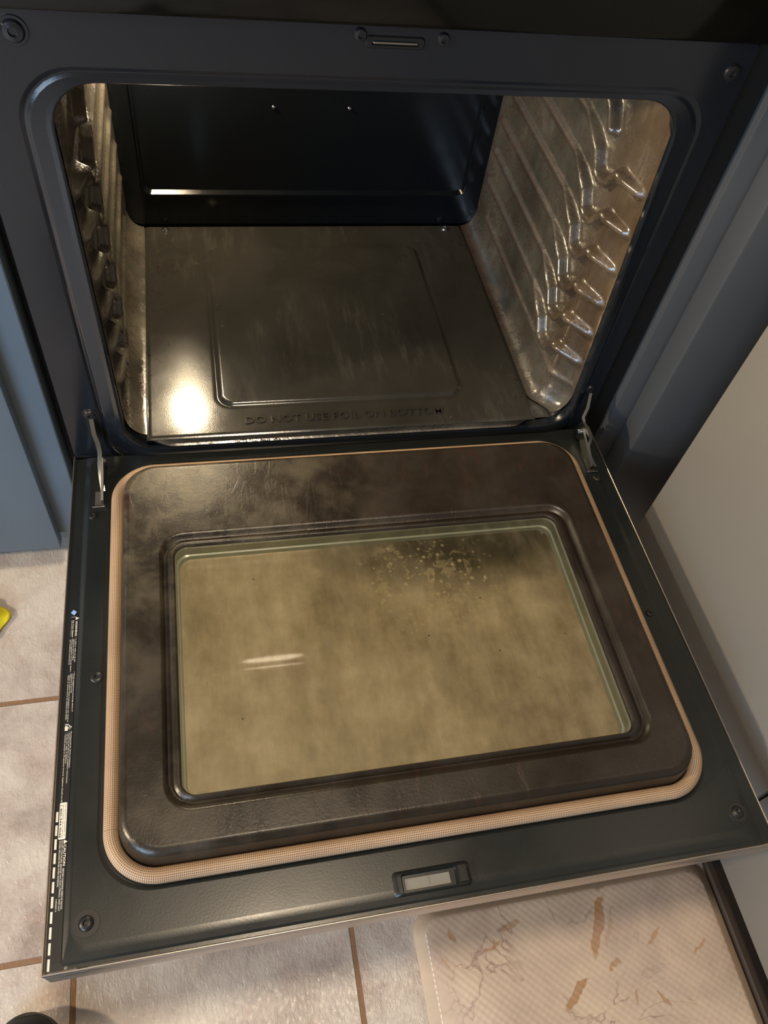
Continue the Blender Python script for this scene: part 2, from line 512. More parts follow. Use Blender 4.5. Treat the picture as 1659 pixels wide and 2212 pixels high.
def rquad(c, r, n=8):
    """rounded quad outline from 4 2D/3D corners"""
    c = [Vector(p) for p in c]
    out = []
    for i in range(4):
        p = c[i]
        a = c[i - 1]
        b = c[(i + 1) % 4]
        ta = p + (a - p).normalized() * r
        tb = p + (b - p).normalized() * r
        k = 0.5523
        c1 = ta.lerp(p, k)
        c2 = tb.lerp(p, k)
        for j in range(n + 1):
            t = j / n
            out.append(ta * (1 - t) ** 3 + c1 * 3 * t * (1 - t) ** 2 + c2 * 3 * t * t * (1 - t) + tb * t ** 3)
    return out


def subdivide_loop(pts, n, m):
    """n+1 points per corner; adds m points on each straight"""
    out = []
    k = n + 1
    for i in range(4):
        seg = pts[i * k:(i + 1) * k]
        out += seg
        a = seg[-1]
        b = pts[((i + 1) * k) % len(pts)]
        for j in range(1, m):
            out.append(a.lerp(b, j / m))
    return out


def hold(loops):
    """support loops next to each crease so broad faces stay flat when shaded smooth"""
    out = [loops[0]]
    for A, B in zip(loops[:-1], loops[1:]):
        d = sum((Vector(a) - Vector(b)).length for a, b in zip(A, B)) / len(A)
        if d > .006:
            k = min(.3, .0012 / d)
            out.append([Vector(a).lerp(Vector(b), k) for a, b in zip(A, B)])
            out.append([Vector(a).lerp(Vector(b), 1 - k) for a, b in zip(A, B)])
        out.append(B)
    return out


def loft(bm, loops, mis=None, cap_last=False, cap_first=False, n=8, m=10):
    if mis is None:
        loops = hold(loops)
    vl = []
    for L in loops:
        L = subdivide_loop(L, n, m)
        vl.append([bm.verts.new(p) for p in L])
    N = len(vl[0])
    for a in range(len(vl) - 1):
        for i in range(N):
            j = (i + 1) % N
            try:
                f = bm.faces.new((vl[a][i], vl[a][j], vl[a + 1][j], vl[a + 1][i]))
                if mis:
                    f.material_index = mis[a]
            except ValueError:
                pass
    if cap_last:
        bm.faces.new(vl[-1])
    if cap_first:
        bm.faces.new(list(reversed(vl[0])))
    return vl


def sweep(bm, pts, w, h, up=(0, 0, 1)):
    """rectangular section swept along a polyline"""
    pts = [Vector(p) for p in pts]
    up = Vector(up)
    rings = []
    for i, p in enumerate(pts):
        t = (pts[min(i + 1, len(pts) - 1)] - pts[max(i - 1, 0)]).normalized()
        s = t.cross(up).normalized()
        u = s.cross(t).normalized()
        rings.append([bm.verts.new(p + s * a * w / 2 + u * b * h / 2) for a, b in ((-1, -1), (1, -1), (1, 1), (-1, 1))])
    for a, b in zip(rings[:-1], rings[1:]):
        for i in range(4):
            j = (i + 1) % 4
            bm.faces.new((a[i], a[j], b[j], b[i]))
    bm.faces.new(list(reversed(rings[0])))
    bm.faces.new(rings[-1])


def tube(bm, pts, r, seg=12, closed=False, uv=None):
    pts = [Vector(p) for p in pts]
    N = len(pts)
    rings = []
    up = Vector((0, 0, 1))
    for i, p in enumerate(pts):
        if closed:
            t = (pts[(i + 1) % N] - pts[i - 1]).normalized()
        else:
            t = (pts[min(i + 1, N - 1)] - pts[max(i - 1, 0)]).normalized()
        s = t.cross(up)
        if s.length < 1e-4:
            s = Vector((1, 0, 0))
        s.normalize()
        u = s.cross(t).normalized()
        rr = r[i] if isinstance(r, (list, tuple)) else r
        rings.append([bm.verts.new(p + (s * math.cos(k * 2 * math.pi / seg) + u * math.sin(k * 2 * math.pi / seg)) * rr) for k in range(seg)])
    lens = [0.0]
    for i in range(N):
        lens.append(lens[-1] + (pts[(i + 1) % N] - pts[i]).length)
    uvl = bm.loops.layers.uv.new('UVMap') if uv else None
    rng = range(N) if closed else range(N - 1)
    for i in rng:
        a, b = rings[i], rings[(i + 1) % N]
        for k in range(seg):
            j = (k + 1) % seg
            f = bm.faces.new((a[k], a[j], b[j], b[k]))
            if uvl:
                us = (lens[i], lens[i], lens[i + 1], lens[i + 1])
                vs = (k / seg, (k + 1) / seg, (k + 1) / seg, k / seg)
                for lp, uu, vv in zip(f.loops, us, vs):
                    lp[uvl].uv = (uu, vv)
    if not closed:
        bm.faces.new(list(reversed(rings[0])))
        bm.faces.new(rings[-1])


def lathe(bm, prof, center, axis='Z', seg=28):
    """profile of (radius, height) along axis"""
    cx, cy, cz = center
    rings = []
    for r, h in prof:
        ring = []
        for k in range(seg):
            a = 2 * math.pi * k / seg
            u, v = r * math.cos(a), r * math.sin(a)
            if axis == 'Z':
                p = (cx + u, cy + v, cz + h)
            elif axis == 'Y':      # height towards -y
                p = (cx + u, cy - h, cz + v)
            else:
                p = (cx + h, cy + u, cz + v)
            ring.append(bm.verts.new(p))
        rings.append(ring)
    for a, b in zip(rings[:-1], rings[1:]):
        for k in range(seg):
            j = (k + 1) % seg
            bm.faces.new((a[k], a[j], b[j], b[k]))
    bm.faces.new(rings[-1])


def grid(bm, nu, nv, fn):
    vs = [[bm.verts.new(fn(i / nu, j / nv)) for i in range(nu + 1)] for j in range(nv + 1)]
    for j in range(nv):
        for i in range(nu):
            bm.faces.new((vs[j][i], vs[j][i + 1], vs[j + 1][i + 1], vs[j + 1][i]))


def rq(cx0, cx1, cy0, cy1, z):
    return [(cx0, cy0, z), (cx1, cy0, z), (cx1, cy1, z), (cx0, cy1, z)]


def sstep(a, b, x):
    t = min(1.0, max(0.0, (x - a) / (b - a)))
    return t * t * (3 - 2 * t)


def text_mesh(s, x0, length, height, bold=False):
    cu = bpy.data.curves.new('lettering_curve', 'FONT')
    cu.body = s
    cu.size = 1.0
    cu.resolution_u = 2
    cu.offset = 0.018 if bold else 0.004
    tmp = bpy.data.objects.new('lettering_tmp', cu)
    COL.objects.link(tmp)
    me = bpy.data.meshes.new_from_object(tmp)
    bpy.data.objects.remove(tmp)
    bpy.data.curves.remove(cu)
    xs = [v.co.x for v in me.vertices]
    sx = length / (max(xs) - min(xs))
    sy = height / 0.72
    mx = min(xs)
    data = ([((v.co.x - mx) * sx + x0, v.co.y * sy) for v in me.vertices], [tuple(p.vertices) for p in me.polygons])
    bpy.data.meshes.remove(me)
    return data


# ================================================================== the setting
bm = bmesh.new()
add_box(bm, -3.0, 2.0, -3.0, 0.75, FLOOR_Z - 0.05, FLOOR_Z)
tag(obj('floor', bm, M['tiles']), kind='structure')
tag(box('ceiling', -3.0, 2.0, -3.0, 0.75, CEIL_Z, CEIL_Z + 0.05, M['ceilpaint']), kind='structure')
tag(box('wall_back', -3.0, 2.0, 0.70, 0.75, FLOOR_Z, CEIL_Z, M['wallpaint']), kind='structure')
tag(box('wall_front', -3.0, 2.0, -3.0, -2.95, FLOOR_Z, CEIL_Z, M['wallpaint']), kind='structure')
tag(box('wall_left', -3.0, -2.95, -2.95, 0.70, FLOOR_Z, CEIL_Z, M['wallpaint']), kind='structure')
tag(box('wall_right', 1.95, 2.0, -2.95, 0.70, FLOOR_Z, CEIL_Z, M['wallpaint']), kind='structure')

# ================================================================== the oven
oven = empty('oven_range', (0, 0.3, FLOOR_Z))
tag(oven, 'black enamel oven range with its door hanging open and the cavity lit inside', 'oven')
OV = Matrix.Translation((0, -0.3, -FLOOR_Z))


def opart(name, bm, mat, smooth=False, auto=None, parent=None):
    """a part built in world coordinates, parented to the oven"""
    o = obj(name, bm, mat, parent or oven, smooth, auto)
    if parent is None:
        o.location = (0, -0.3, -FLOOR_Z)
    return o


# ---- front frame
def fl(l, rt, rb, lb, t, b, yt, yb):
    # corners: bottom-left, bottom-right, top-right, top-left   (x, y, z)
    return [(lb, yb, b), (rb, yb, b), (rt, yt, t), (l, yt, t)]


bm = bmesh.new()
loops = [
    rquad(fl(-.3815, .3720, .3730, -.380, .557, -.045, .05, .05), .006),
    rquad(fl(-.3815, .3720, .3730, -.380, .557, -.045, .004, .004), .006),
    rquad(fl(-.3795, .3695, .3705, -.378, .5555, -.043, .0, .0), .006),
    rquad(fl(-.3400, .344, .350, -.334, .511, -.034, .0, .0), .055),
    rquad(fl(-.3375, .3415, .3485, -.3315, .5085, -.031, .0014, .0024), .054),
    rquad(fl(-.3350, .339, .347, -.329, .506, -.027, .0014, .0010), .053),
    rquad(fl(-.3325, .3365, .3455, -.3265, .5035, -.021, -.0002, -.0040), .052),
    rquad(fl(-.3180, .322, .340, -.312, .5020, -.004, -.0006, -.0085), .047),
    rquad(fl(-.3130, .315, .336, -.307, .4990, .009, -.0010, -.0120), .045),
    rquad(fl(-.3110, .313, .334, -.304, .4980, .0145, .0000, -.0105), .044),
    rquad(fl(-.3110, .313, .334, -.304, .4985, .0155, .0015, -.0060), .044),
    rquad(fl(-.3110, .313, .334, -.304, .5000, .0155, .0120, .0040), .044),
]
loft(bm, loops, m=20)
opart('front_frame', bm, M['frame'], True, 50)

# ---- cavity side walls with pressed rack guides
RUNG = [(.45, 0), (.18, 0), (.138, -.006), (.114, -.014), (.099, -.033), (.088, -.036), (.070, -.032), (.057, -.016), (.047, -.008), (.035, -.009), (.016, -.012)]
RZ = [.395, .3425, .290, .2375, .1865, .134]


def seg_d(py, pz, a, b):
    ax, az = a
    bx, bz = b
    vx, vz = bx - ax, bz - az
    L = vx * vx + vz * vz
    t = max(0.0, min(1.0, ((py - ax) * vx + (pz - az) * vz) / L)) if L else 0
    qx, qz = ax + vx * t, az + vz * t
    return math.hypot(py - qx, pz - qz)


def ridge(y, z):
    h = 0.0
    for k, z0 in enumerate(RZ + [.447]):
        if abs(z - z0) > .055:
            continue
        d = 1.0
        for a, b in (zip(RUNG[:-1], RUNG[1:]) if k < 6 else zip(RUNG[:4], RUNG[1:5])):
            d = min(d, seg_d(y, z, (a[0], z0 + a[1]), (b[0], z0 + b[1])))
        front = sstep(.19, .12, y)
        w = .0085 + .0015 * front
        amp = .0045 + .0085 * front
        if d < w:
            h = max(h, amp * (1 - sstep(w * .30, w, d)))
    # lowest straight guide
    d = seg_d(y, z, (.42, .082), (.012, .078))
    if d < .0075:
        h = max(h, .0045 * (1 - sstep(.002, .0075, d)))
    return h


def side_wall(sg):
    bm = bmesh.new()
    nz, ny = 190, 210
    X = .306
    ZB = .070

    def edge_x(z):            # x of the frame opening at this height
        k = (z - .0245) / (.499 - .0245)
        a, b = (.3335, .3125) if sg > 0 else (.3035, .3105)
        return a + (b - a) * k

    def fn(u, v):
        y = .0035 + (.476 - .0035) * u
        fl_ = sstep(.045, .002, y)
        if v < .14:           # cove down to the cavity floor
            a = (v / .14) * math.pi / 2
            x = .280 + .026 * math.sin(a)
            z = .030 + (ZB - .030) * (1 - math.cos(a))
            x += fl_ * (edge_x(z) - X)
        else:
            z = ZB + (.512 - ZB) * ((v - .14) / .86)
            x = X + fl_ * (edge_x(z) - X) - ridge(y, z) * (1 - .55 * fl_)
            x -= .0015 * math.exp(-((y - .47) / .02) ** 2)
        return (sg * x, y, z)
    grid(bm, ny, nz, fn)
    if sg > 0:
        bmesh.ops.reverse_faces(bm, faces=bm.faces)
    return opart('side_wall', bm, M['wall'], True)


side_wall(-1)
side_wall(1)

# ---- cavity ceiling and floor liner
bm = bmesh.new()
add_box(bm, -.330, .330, .004, .478, .512, .516)
opart('cavity_ceiling', bm, M['wall'])
bm = bmesh.new()


def cav_floor(u, v):
    q = -1 + 2 * u
    wide = .300 + (.032 if q > 0 else .003) * sstep(.12, .02, v)
    x = q * wide
    y0 = -.0095 + .015 * sstep(.245, .285, abs(x))
    return (x, y0 + (.479 - y0) * v, .0262 - .0085 * sstep(.03, 0, v))


grid(bm, 80, 30, cav_floor)
opart('cavity_floor', bm, M['wall'], True)

# ---- back panel with pressed rectangle
bm = bmesh.new()
B = .475


def bl(x, zb, zt, y):
    return [(-x, y, zb), (x, y, zb), (x, y, zt), (-x, y, zt)]


loops = [
    rquad(bl(.3125, .0335, .512, B + .003), .036),
    rquad(bl(.3115, .0345, .511, B), .036),
    rquad(bl(.2765, .088, .480, B), .014),
    rquad(bl(.2745, .0905, .478, B - .0035), .013),
    rquad(bl(.2725, .0930, .476, B - .0035), .012),
    rquad(bl(.2690, .0965, .473, B + .0045), .010),
]
loft(bm, loops, cap_last=True)
opart('back_panel', bm, M['back'], True, 40)

# small screws high on the back panel
for x, z in ((-.062, .237), (.057, .238)):
    bm = bmesh.new()
    lathe(bm, [(.0032, 0), (.0030, .0015), (.0018, .0022), (.0001, .0023)], (x, B + .004, z), 'Y', 14)
    opart('back_screw', bm, M['zinc'], True)

# ---- lamp in the upper left of the back panel
bm = bmesh.new()
lathe(bm, [(.034, 0), (.034, .006), (.029, .009), (.026, .009), (.026, .001), (.001, .001)], (-.228, B + .004, .435), 'Y')
o = opart('lamp_socket', bm, M['zinc'], True, 35)
bm = bmesh.new()
lathe(bm, [(.012, .0), (.013, .006), (.012, .010), (.006, .013), (.0005, .014)], (-.228, B - .002, .435), 'Y')
opart('lamp_bulb', bm, M['bulbglass'], True, parent=o)

# ---- floor pan: pressed panel with groove and lettering
PX, PY0, PY1, PZ = .279, -.009, .470, .033


def rrd(x, y, hx, hy, r):
    qx, qy = abs(x) - hx + r, abs(y) - hy + r
    return math.hypot(max(qx, 0), max(qy, 0)) + min(max(qx, qy), 0) - r


def pan(u, v):
    x = -PX + 2 * PX * u
    y = PY0 + (PY1 - PY0) * v
    z = PZ
    d = rrd(x, y - .2285, .1795, .182, .020)
    z += .0032 * (1 - sstep(-.0045, .0005, d)) - .0012 * math.exp(-((d - .002) / .002) ** 2)       # raised field
    e = min(PX - abs(x), y - PY0)
    z -= .0022 * (1 - sstep(0, .004, e))
    return (x, y, z)


bm = bmesh.new()
grid(bm, 230, 210, pan)
floorpan = opart('floor_pan', bm, M['pan'], True)
for x, y in ((-.245, .461), (.246, .461)):
    bm = bmesh.new()
    lathe(bm, [(.0062, 0), (.0062, .0015), (.0050, .0032), (.0032, .0036), (.0028, .0022), (.0001, .0022)], (x, y, PZ - .0003), 'Z', 20)
    obj('pan_screw', bm, M['zinc'], floorpan, True, 40)


def letters(bm, data, place, th):
    """extrude flat lettering a little; place maps (a, b, h) to 3D"""
    vs, fs = data
    top = [bm.verts.new(place(a, b, th)) for a, b in vs]
    for f in fs:
        try:
            bm.faces.new([top[i] for i in f])
        except ValueError:
            pass
    ec = {}
    for f in fs:
        for i in range(len(f)):
            a, b = f[i], f[(i + 1) % len(f)]
            k = (min(a, b), max(a, b))
            ec.setdefault(k, []).append((a, b))
    bot = {}
    for k, lst in ec.items():
        if len(lst) == 1:
            a, b = lst[0]
            for q in (a, b):
                if q not in bot:
                    bot[q] = bm.verts.new(place(vs[q][0], vs[q][1], 0))
            try:
                bm.faces.new((top[b], top[a], bot[a], bot[b]))
            except ValueError:
                pass


bm = bmesh.new()
letters(bm, text_mesh('DO NOT USE FOIL ON BOTTOM', -.146, .286, .013), lambda a, b, h: (a, .010 + b, PZ - .0001 + h), .0018)
obj('stamped_lettering', bm, M['pan'], floorpan)

# ---- body shell around the cavity
bm = bmesh.new()
add_box(bm, -.379, -.375, .052, .66, -.235, .64)
add_box(bm, .3705, .3745, .052, .66, -.235, .64)
add_box(bm, -.375, .380, .656, .66, -.235, .64)
add_box(bm, -.375, .380, .052, .656, .636, .64)
add_box(bm, -.375, .380, .052, .656, -.235, -.231)
add_box(bm, -.375, .380, .49, .494, -.03, .60)
add_box(bm, -.375, .380, .052, .656, .535, .539)
opart('body_shell', bm, M['black'])

bm = bmesh.new()
add_box(bm, .3735, .4085, .014, .05, -.20, .56)  # black strips added on both sides to keep the gaps dark
opart('side_gap_shade', bm, M['black'])
bm = bmesh.new()
add_box(bm, -.3915, -.3820, .030, .05, -.20, .56)
opart('side_gap_shade', bm, M['black'])
bm = bmesh.new()
add_box(bm, -.376, .381, -.012, .05, -.235, -.062, .004)
opart('storage_drawer_front', bm, M['steel'], True, 35)

# ---- control panel over the frame
bm = bmesh.new()
add_box(bm, -.385, .390, -.034, .06, .5685, .66, .003)
opart('control_panel', bm, M['glassblack'], True, 35)
bm = bmesh.new()
add_box(bm, -.384, .389, -.030, .66, .6605, .69, .004)
opart('cooktop', bm, M['glassblack'], True, 35)

# ---- bolts and latch slot on the frame
for x, z, r, w in ((-.3265, .539, .0095, .0125), (.3500, .528, .0085, .0), (-.034, .5480, .0060, 0), (.0435, .5470, .0060, 0), (-.345, .078, .0070, .0095), (.3525, .080, .0070, 0)):
    bm = bmesh.new()
    prof = [(r, 0), (r, .0012), (r * .86, .0030), (r * .42, .0036), (r * .36, .0018), (.0001, .0018)]
    if w:
        prof = [(w, -.0005), (w, .0006), (w * .97, .0010), (r * 1.02, .0010)] + prof[1:]
    lathe(bm, prof, (x, 0, z), 'Y', 24)
    opart('frame_bolt', bm, M['frame'] if x < -.32 and z > .5 else M['bolt'], True, 40)

bm = bmesh.new()
loops = [rquad(bl(.0275, .5370, .5480, -.0004), .0035), rquad(bl(.0265, .5380, .5470, -.0016), .003), rquad(bl(.0225, .5400, .5450, -.0016), .002), rquad(bl(.0215, .5405, .5445, .006), .002)]
L2 = [[p + Vector((-.001, 0, 0)) for p in L] for L in loops]
loft(bm, L2, cap_last=True)
slot = opart('latch_slot', bm, M['black'], True, 40)
bm = bmesh.new()
add_box(bm, -.0215, .0195, -.0018, .0005, .5412, .5432, .0005)
obj('latch_tongue', bm, M['zinc'], slot)

# ================================================================== the door
TILT = -0.0171
door = empty('oven_door', (0, -0.3, -FLOOR_Z), (TILT, 0, 0), oven)


def dpart(name, bm, mat, smooth=False, auto=None):
    return obj(name, bm, mat, door, smooth, auto)


# tray, skin and plug are one pressed liner
bm = bmesh.new()
n_ = 10
loops = [
    rquad(rq(-.3765, .3765, -.6235, -.006, -.0035), .003, n_),
    rquad(rq(-.3625, .3625, -.6200, -.004, -.0035), .004, n_),
    rquad(rq(-.3605, .3605, -.6185, -.004, -.0022), .008, n_),
    rquad(rq(-.3575, .3575, -.6120, -.005, -.0008), .016, n_),
    rquad(rq(-.3555, .3555, -.6060, -.007, .0), .016, n_),
    rquad(rq(-.3340, .3360, -.5680, -.030, .0), .058, n_),
    rquad(rq(-.3320, .3340, -.5650, -.031, -.0020), .056, n_),
    rquad(rq(-.3140, .3160, -.5505, -.046, -.0020), .042, n_),
]
loft(bm, loops, n=n_)
dpart('door_liner', bm, M['skin'], True, 60)

bm = bmesh.new()
loops = [
    rquad(rq(-.3135, .3155, -.5505, -.048, -.0030), .042, n_),
    rquad(rq(-.3100, .3120, -.5480, -.052, .0200), .041, n_),
    rquad(rq(-.3085, .3105, -.5465, -.0545, .0290), .040, n_),
    rquad(rq(-.3060, .3080, -.5435, -.058, .0335), .038, n_),
    rquad(rq(-.3010, .3030, -.5385, -.063, .0352), .035, n_),
    rquad(rq(-.2660, .2710, -.5090, -.1700, .0350), .030, n_),
    rquad(rq(-.2635, .2680, -.5060, -.1730, .0335), .028, n_),
    rquad(rq(-.2610, .2650, -.5030, -.1760, .0290), .026, n_),
    rquad(rq(-.2570, .2610, -.4995, -.1800, .0290), .023, n_),
    rquad(rq(-.2540, .2575, -.4970, -.1830, .0335), .020, n_),
    rquad(rq(-.2500, .2520, -.4950, -.1860, .0345), .017, n_),
    rquad(rq(-.2478, .2480, -.4935, -.1885, .0330), .015, n_),
    rquad(rq(-.2478, .2480, -.4935, -.1885, .0290), .015, n_),
]
loft(bm, loops, n=n_)
dpart('raised_plug', bm, M['plug'], True, 60)

# window well, outer filmed pane, inner clear pane
bm = bmesh.new()
loops = [
    rquad(rq(-.2478, .2480, -.4935, -.1885, .0288), .015, n_),
    rquad(rq(-.2470, .2465, -.4930, -.1890, .0270), .015, n_),
    rquad(rq(-.2470, .2465, -.4930, -.1890, .0135), .015, n_),
    rquad(rq(-.2450, .2445, -.4910, -.1910, .0125), .015, n_),
    rquad(rq(-.2440, .2430, -.4900, -.1920, .0060), .016, n_),
]
loft(bm, loops, n=n_)
dpart('window_reveal', bm, M['reveal'], True, 40)
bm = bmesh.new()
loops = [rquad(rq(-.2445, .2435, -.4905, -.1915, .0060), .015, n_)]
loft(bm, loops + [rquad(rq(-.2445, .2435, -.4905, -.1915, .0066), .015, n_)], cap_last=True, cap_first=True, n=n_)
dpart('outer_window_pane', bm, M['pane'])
bm = bmesh.new()
vl = loft(bm, [rquad(rq(-.2472, .2472, -.4930, -.1888, .0290), .015, n_), rquad(rq(-.24715, .24715, -.49295, -.18885, .0291), .015, n_)], cap_last=True, n=n_)
dpart('inner_window_pane', bm, M['glass'])

# gasket
gl = rquad([(-.3195, -.5575, .0062), (.3225, -.5575, .0062), (.3225, -.0415, .0062), (-.3195, -.0415, .0062)], .048, 24)
gl = subdivide_loop(gl, 24, 120)
bm = bmesh.new()
tube(bm, gl, .0077, 16, True, uv=True)
dpart('braided_gasket', bm, M['gasket'], True)

# outer shell and edges
bm = bmesh.new()
add_box(bm, -.3785, .3785, -.6262, -.002, -.036, -.0080, .0015)
dpart('outer_shell', bm, M['steel'], True, 35)
for a in ((-.3790, -.3776, -.6250, -.001, -.012, -.0012), (.3776, .3790, -.6250, -.001, -.012, -.0012), (-.3790, .3790, -.6258, -.6243, -.009, -.0012)):
    bm = bmesh.new()
    add_box(bm, *a, .0005, 1)
    dpart('edge_trim', bm, M['trim'])

# corner clip on the near left corner
bm = bmesh.new()
lathe(bm, [(.003, 0), (.0028, .0015), (.0012, .0028), (.0001, .003)], (-.358, -.6215, -.006), 'Z', 14)
add_box(bm, -.3755, -.348, -.6245, -.6215, -.0035, -.0045, .0008)
dpart('corner_clip', bm, M['plate'], True, 40)

# screws in the liner
for x, y, r, w in ((-.339, -.336, .0068, .0), (-.341, -.588, .0062, .0125), (.3465, -.588, .0060, .0110), (-.351, -.107, .0055, .0), (.3545, -.105, .0060, .0), (.3445, -.333, .0050, .0)):
    bm = bmesh.new()
    prof = [(r, 0), (r, .0010), (r * .85, .0020), (r * .45, .0024), (r * .30, .0010), (.0001, .0010)]
    if w:
        prof = [(w, -.0002), (w * .98, .0004), (r * 1.15, .0004), (r * 1.1, -.0), (r, .0006)] + prof[1:]
    lathe(bm, prof, (x, y, 0), 'Z', 26)
    dpart('liner_screw', bm, M['bolt'], True, 40)

# latch recess at the near edge
bm = bmesh.new()
loops = [
    rquad(rq(-.0490, .0330, -.6130, -.5890, -.0004), .005, n_),
    rquad(rq(-.0440, .0290, -.6120, -.5915, .0030), .004, n_),
    rquad(rq(-.0400, .0175, -.6110, -.5935, .0040), .003, n_),
    rquad(rq(-.0385, .0160, -.6105, -.5945, .0006), .002, n_),
]
loft(bm, loops, n=n_, m=4, cap_last=True)
lat = dpart('latch_recess', bm, M['skin'], True, 35)
bm = bmesh.new()
add_box(bm, -.0365, .0105, -.6085, -.5975, .0006, .0014, .0003)
add_box(bm, -.0135, -.0120, -.6070, -.5990, .0013, .0022)
obj('latch_plate', bm, M['plate'], lat)
bm = bmesh.new()
add_box(bm, .0195, .0285, -.6100, -.5930, .0030, .0052, .0008)
obj('latch_lip', bm, M['skin'], lat)

# hinges: slot, steel bars
for sg in (-1, 1):
    cx = -.3435 if sg < 0 else .3505
    bm = bmesh.new()
    add_box(bm, cx - .0072, cx + .0072, -.092, -.016, .0001, .0007)
    hs = dpart('hinge_slot', bm, M['black'])
    bm = bmesh.new()
    add_box(bm, cx - .0050, cx + .0055, -.091, -.068, .0006, .0011)
    obj('slot_plate', bm, M['greyplate'], hs)
    bm = bmesh.new()
    add_box(bm, cx - .0080, cx + .0080, -.0950, -.0925, .0004, .0030, .0006)
    obj('slot_lip', bm, M['zinc'], hs)
    bm = bmesh.new()
    if sg < 0:
        sweep(bm, [(-.3450, .004, .067), (-.3440, -.010, .050), (-.3415, -.017, .040), (-.3390, -.025, .031), (-.3400, -.036, .019), (-.3400, -.050, .010), (-.3380, -.070, .001)], .0055, .015)
    else:
        sweep(bm, [(.3580, .004, .067), (.3550, -.010, .050), (.3490, -.018, .038), (.3480, -.026, .031), (.3520, -.036, .026), (.3555, -.046, .020), (.3510, -.056, .012), (.3500, -.072, .006), (.3530, -.090, .0025)], .0045, .016)
    dpart('hinge_arm', bm, M['zinc'], True, 30)
    bm = bmesh.new()
    s = cx + (.0055 if sg < 0 else -.0030)
    sweep(bm, [(s, -.022, .010), (s + .001, -.034, .019), (s + .001, -.050, .013), (s, -.088, .0015)], .0032, .020)
    dpart('hinge_link', bm, M['zinc'], True, 30)
    bm = bmesh.new()
    tube(bm, [(s - .005, -.030, .020), (s + .005, -.030, .020)], .0035, 12)
    dpart('hinge_pin', bm, M['zinc'], True, 30)
    fx = -.3450 if sg < 0 else .3570
    bm = bmesh.new()
    add_box(bm, fx - .0062, fx + .0062, -.0006, .0010, .034, .0690, .0004)
    opart('hinge_opening', bm, M['black'])

# ventilation slots along the left edge
for k in range(11):
    y = -.4790 - .01330 * k
    bm = bmesh.new()
    add_box(bm, -.3745, -.3722, y - .0102, y, -.0036, -.0030, .0002, 1)
    dpart('vent_slot', bm, M['slotwhite'])

# warning label along the left edge
bm = bmesh.new()
add_box(bm, -.3708, -.3628, -.4700, -.2490, -.0036, -.0030)
add_box(bm, -.3705, -.3628, -.6160, -.4700, -.0036, -.0030)
lab = dpart('warning_label', bm, M['strip'])
LX = -.3706


def row(bm, s, y0, y1, x, h, bold=False):
    data = text_mesh(s, 0.0, abs(y1 - y0), h, bold)
    letters(bm, data, lambda a, b, hh: (x + b, y0 - a, -.0029 + hh), .00006)


LZ = -.0029


def tri(bm, y, x, s):
    v = [bm.verts.new(p) for p in ((x, y, LZ + .0001), (x, y - s * 1.1, LZ + .0001), (x + s, y - s * .55, LZ + .0001))]
    bm.faces.new(v)


bm = bmesh.new()
# columns of text, tops of the letters towards +x; rows from right to left
row(bm, 'WARNING', -.2585, -.2785, -.3655, .0023, True)
row(bm, 'Tip Over Hazard', -.2570, -.2790, -.3688, .0015, True)
row(bm, '\u2022 A child or adult can tip the', -.2800, -.3122, -.3648, .0014)
row(bm, 'appliance and be killed.', -.2825, -.3100, -.3668, .0014)
row(bm, '\u2022 Check installation of anti-tip device', -.2805, -.3235, -.3688, .0014)
row(bm, 'per installation instructions.', -.2830, -.3150, -.3707, .0014)
row(bm, '\u2022 Check engagement of anti-tip device if', -.3240, -.3720, -.3648, .0014)
row(bm, 'appliance is moved.', -.3265, -.3500, -.3668, .0014)
row(bm, '\u2022 Failure to follow these instructions can result in', -.3255, -.3835, -.3688, .0014)
row(bm, 'death or serious burns to children and adults.', -.3280, -.3815, -.3707, .0014)
row(bm, 'Checking anti-tip device installation.', -.3945, -.4350, -.3646, .0013)
row(bm, '\u2022 Install anti-tip device per installation instructions.', -.3950, -.4510, -.3665, .0013)
row(bm, '\u2022 Grasp rear edge of appliance.', -.3955, -.4300, -.3684, .0013)
row(bm, '\u2022 Carefully attempt to tilt appliance forward. Appliance should not tilt', -.3960, -.4700, -.3704, .0013)
add_box(bm, -.3700, -.3698, -.2790, -.2570, LZ, LZ + .00006)
add_box(bm, -.3705, -.3660, -.2530, -.2527, LZ, LZ + .00006)


tri(bm, -.2528, -.3656, .0040)
dpart('warning_print', bm, M['white'])
bm = bmesh.new()
# pictogram of a figure tipping a range
add_box(bm, -.3708, -.3676, -.3935, -.3885, LZ, LZ + .0001)
sweep(bm, [(-.3708, -.3860, LZ), (-.3675, -.3865, LZ), (-.3660, -.3880, LZ), (-.3650, -.3895, LZ)], .0006, .0002)
sweep(bm, [(-.3672, -.3868, LZ), (-.3708, -.3878, LZ)], .0004, .0002)
sweep(bm, [(-.3658, -.3885, LZ), (-.3672, -.3915, LZ)], .0004, .0002)
sweep(bm, [(-.3646, -.3900, LZ), (-.3660, -.3922, LZ)], .0004, .0002)
lathe(bm, [(.0006, 0), (.0001, .0001)], (-.3642, -.3895, LZ), 'Z', 12)
dpart('tipping_pictogram', bm, M['white'])
bm = bmesh.new()
row(bm, 'CAUTION', -.5120, -.5320, -.3655, .0024, True)
row(bm, 'BEFORE CLEANING REMOVE RACKS', -.5345, -.5712, -.3655, .0015)
row(bm, 'EXCEPT PORCELAIN, BROILER PAN AND UTENSILS. WIPE OUT', -.5080, -.5725, -.3677, .0014)
row(bm, 'EXCESS SPILLAGE FROM OVEN INTERIOR.', -.5080, -.5512, -.3698, .0014)
row(bm, '318028807 B', -.5615, -.5727, -.3702, .0011)
tri(bm, -.5075, -.3656, .0036)
dpart('caution_print', bm, M['white'])
bm = bmesh.new()
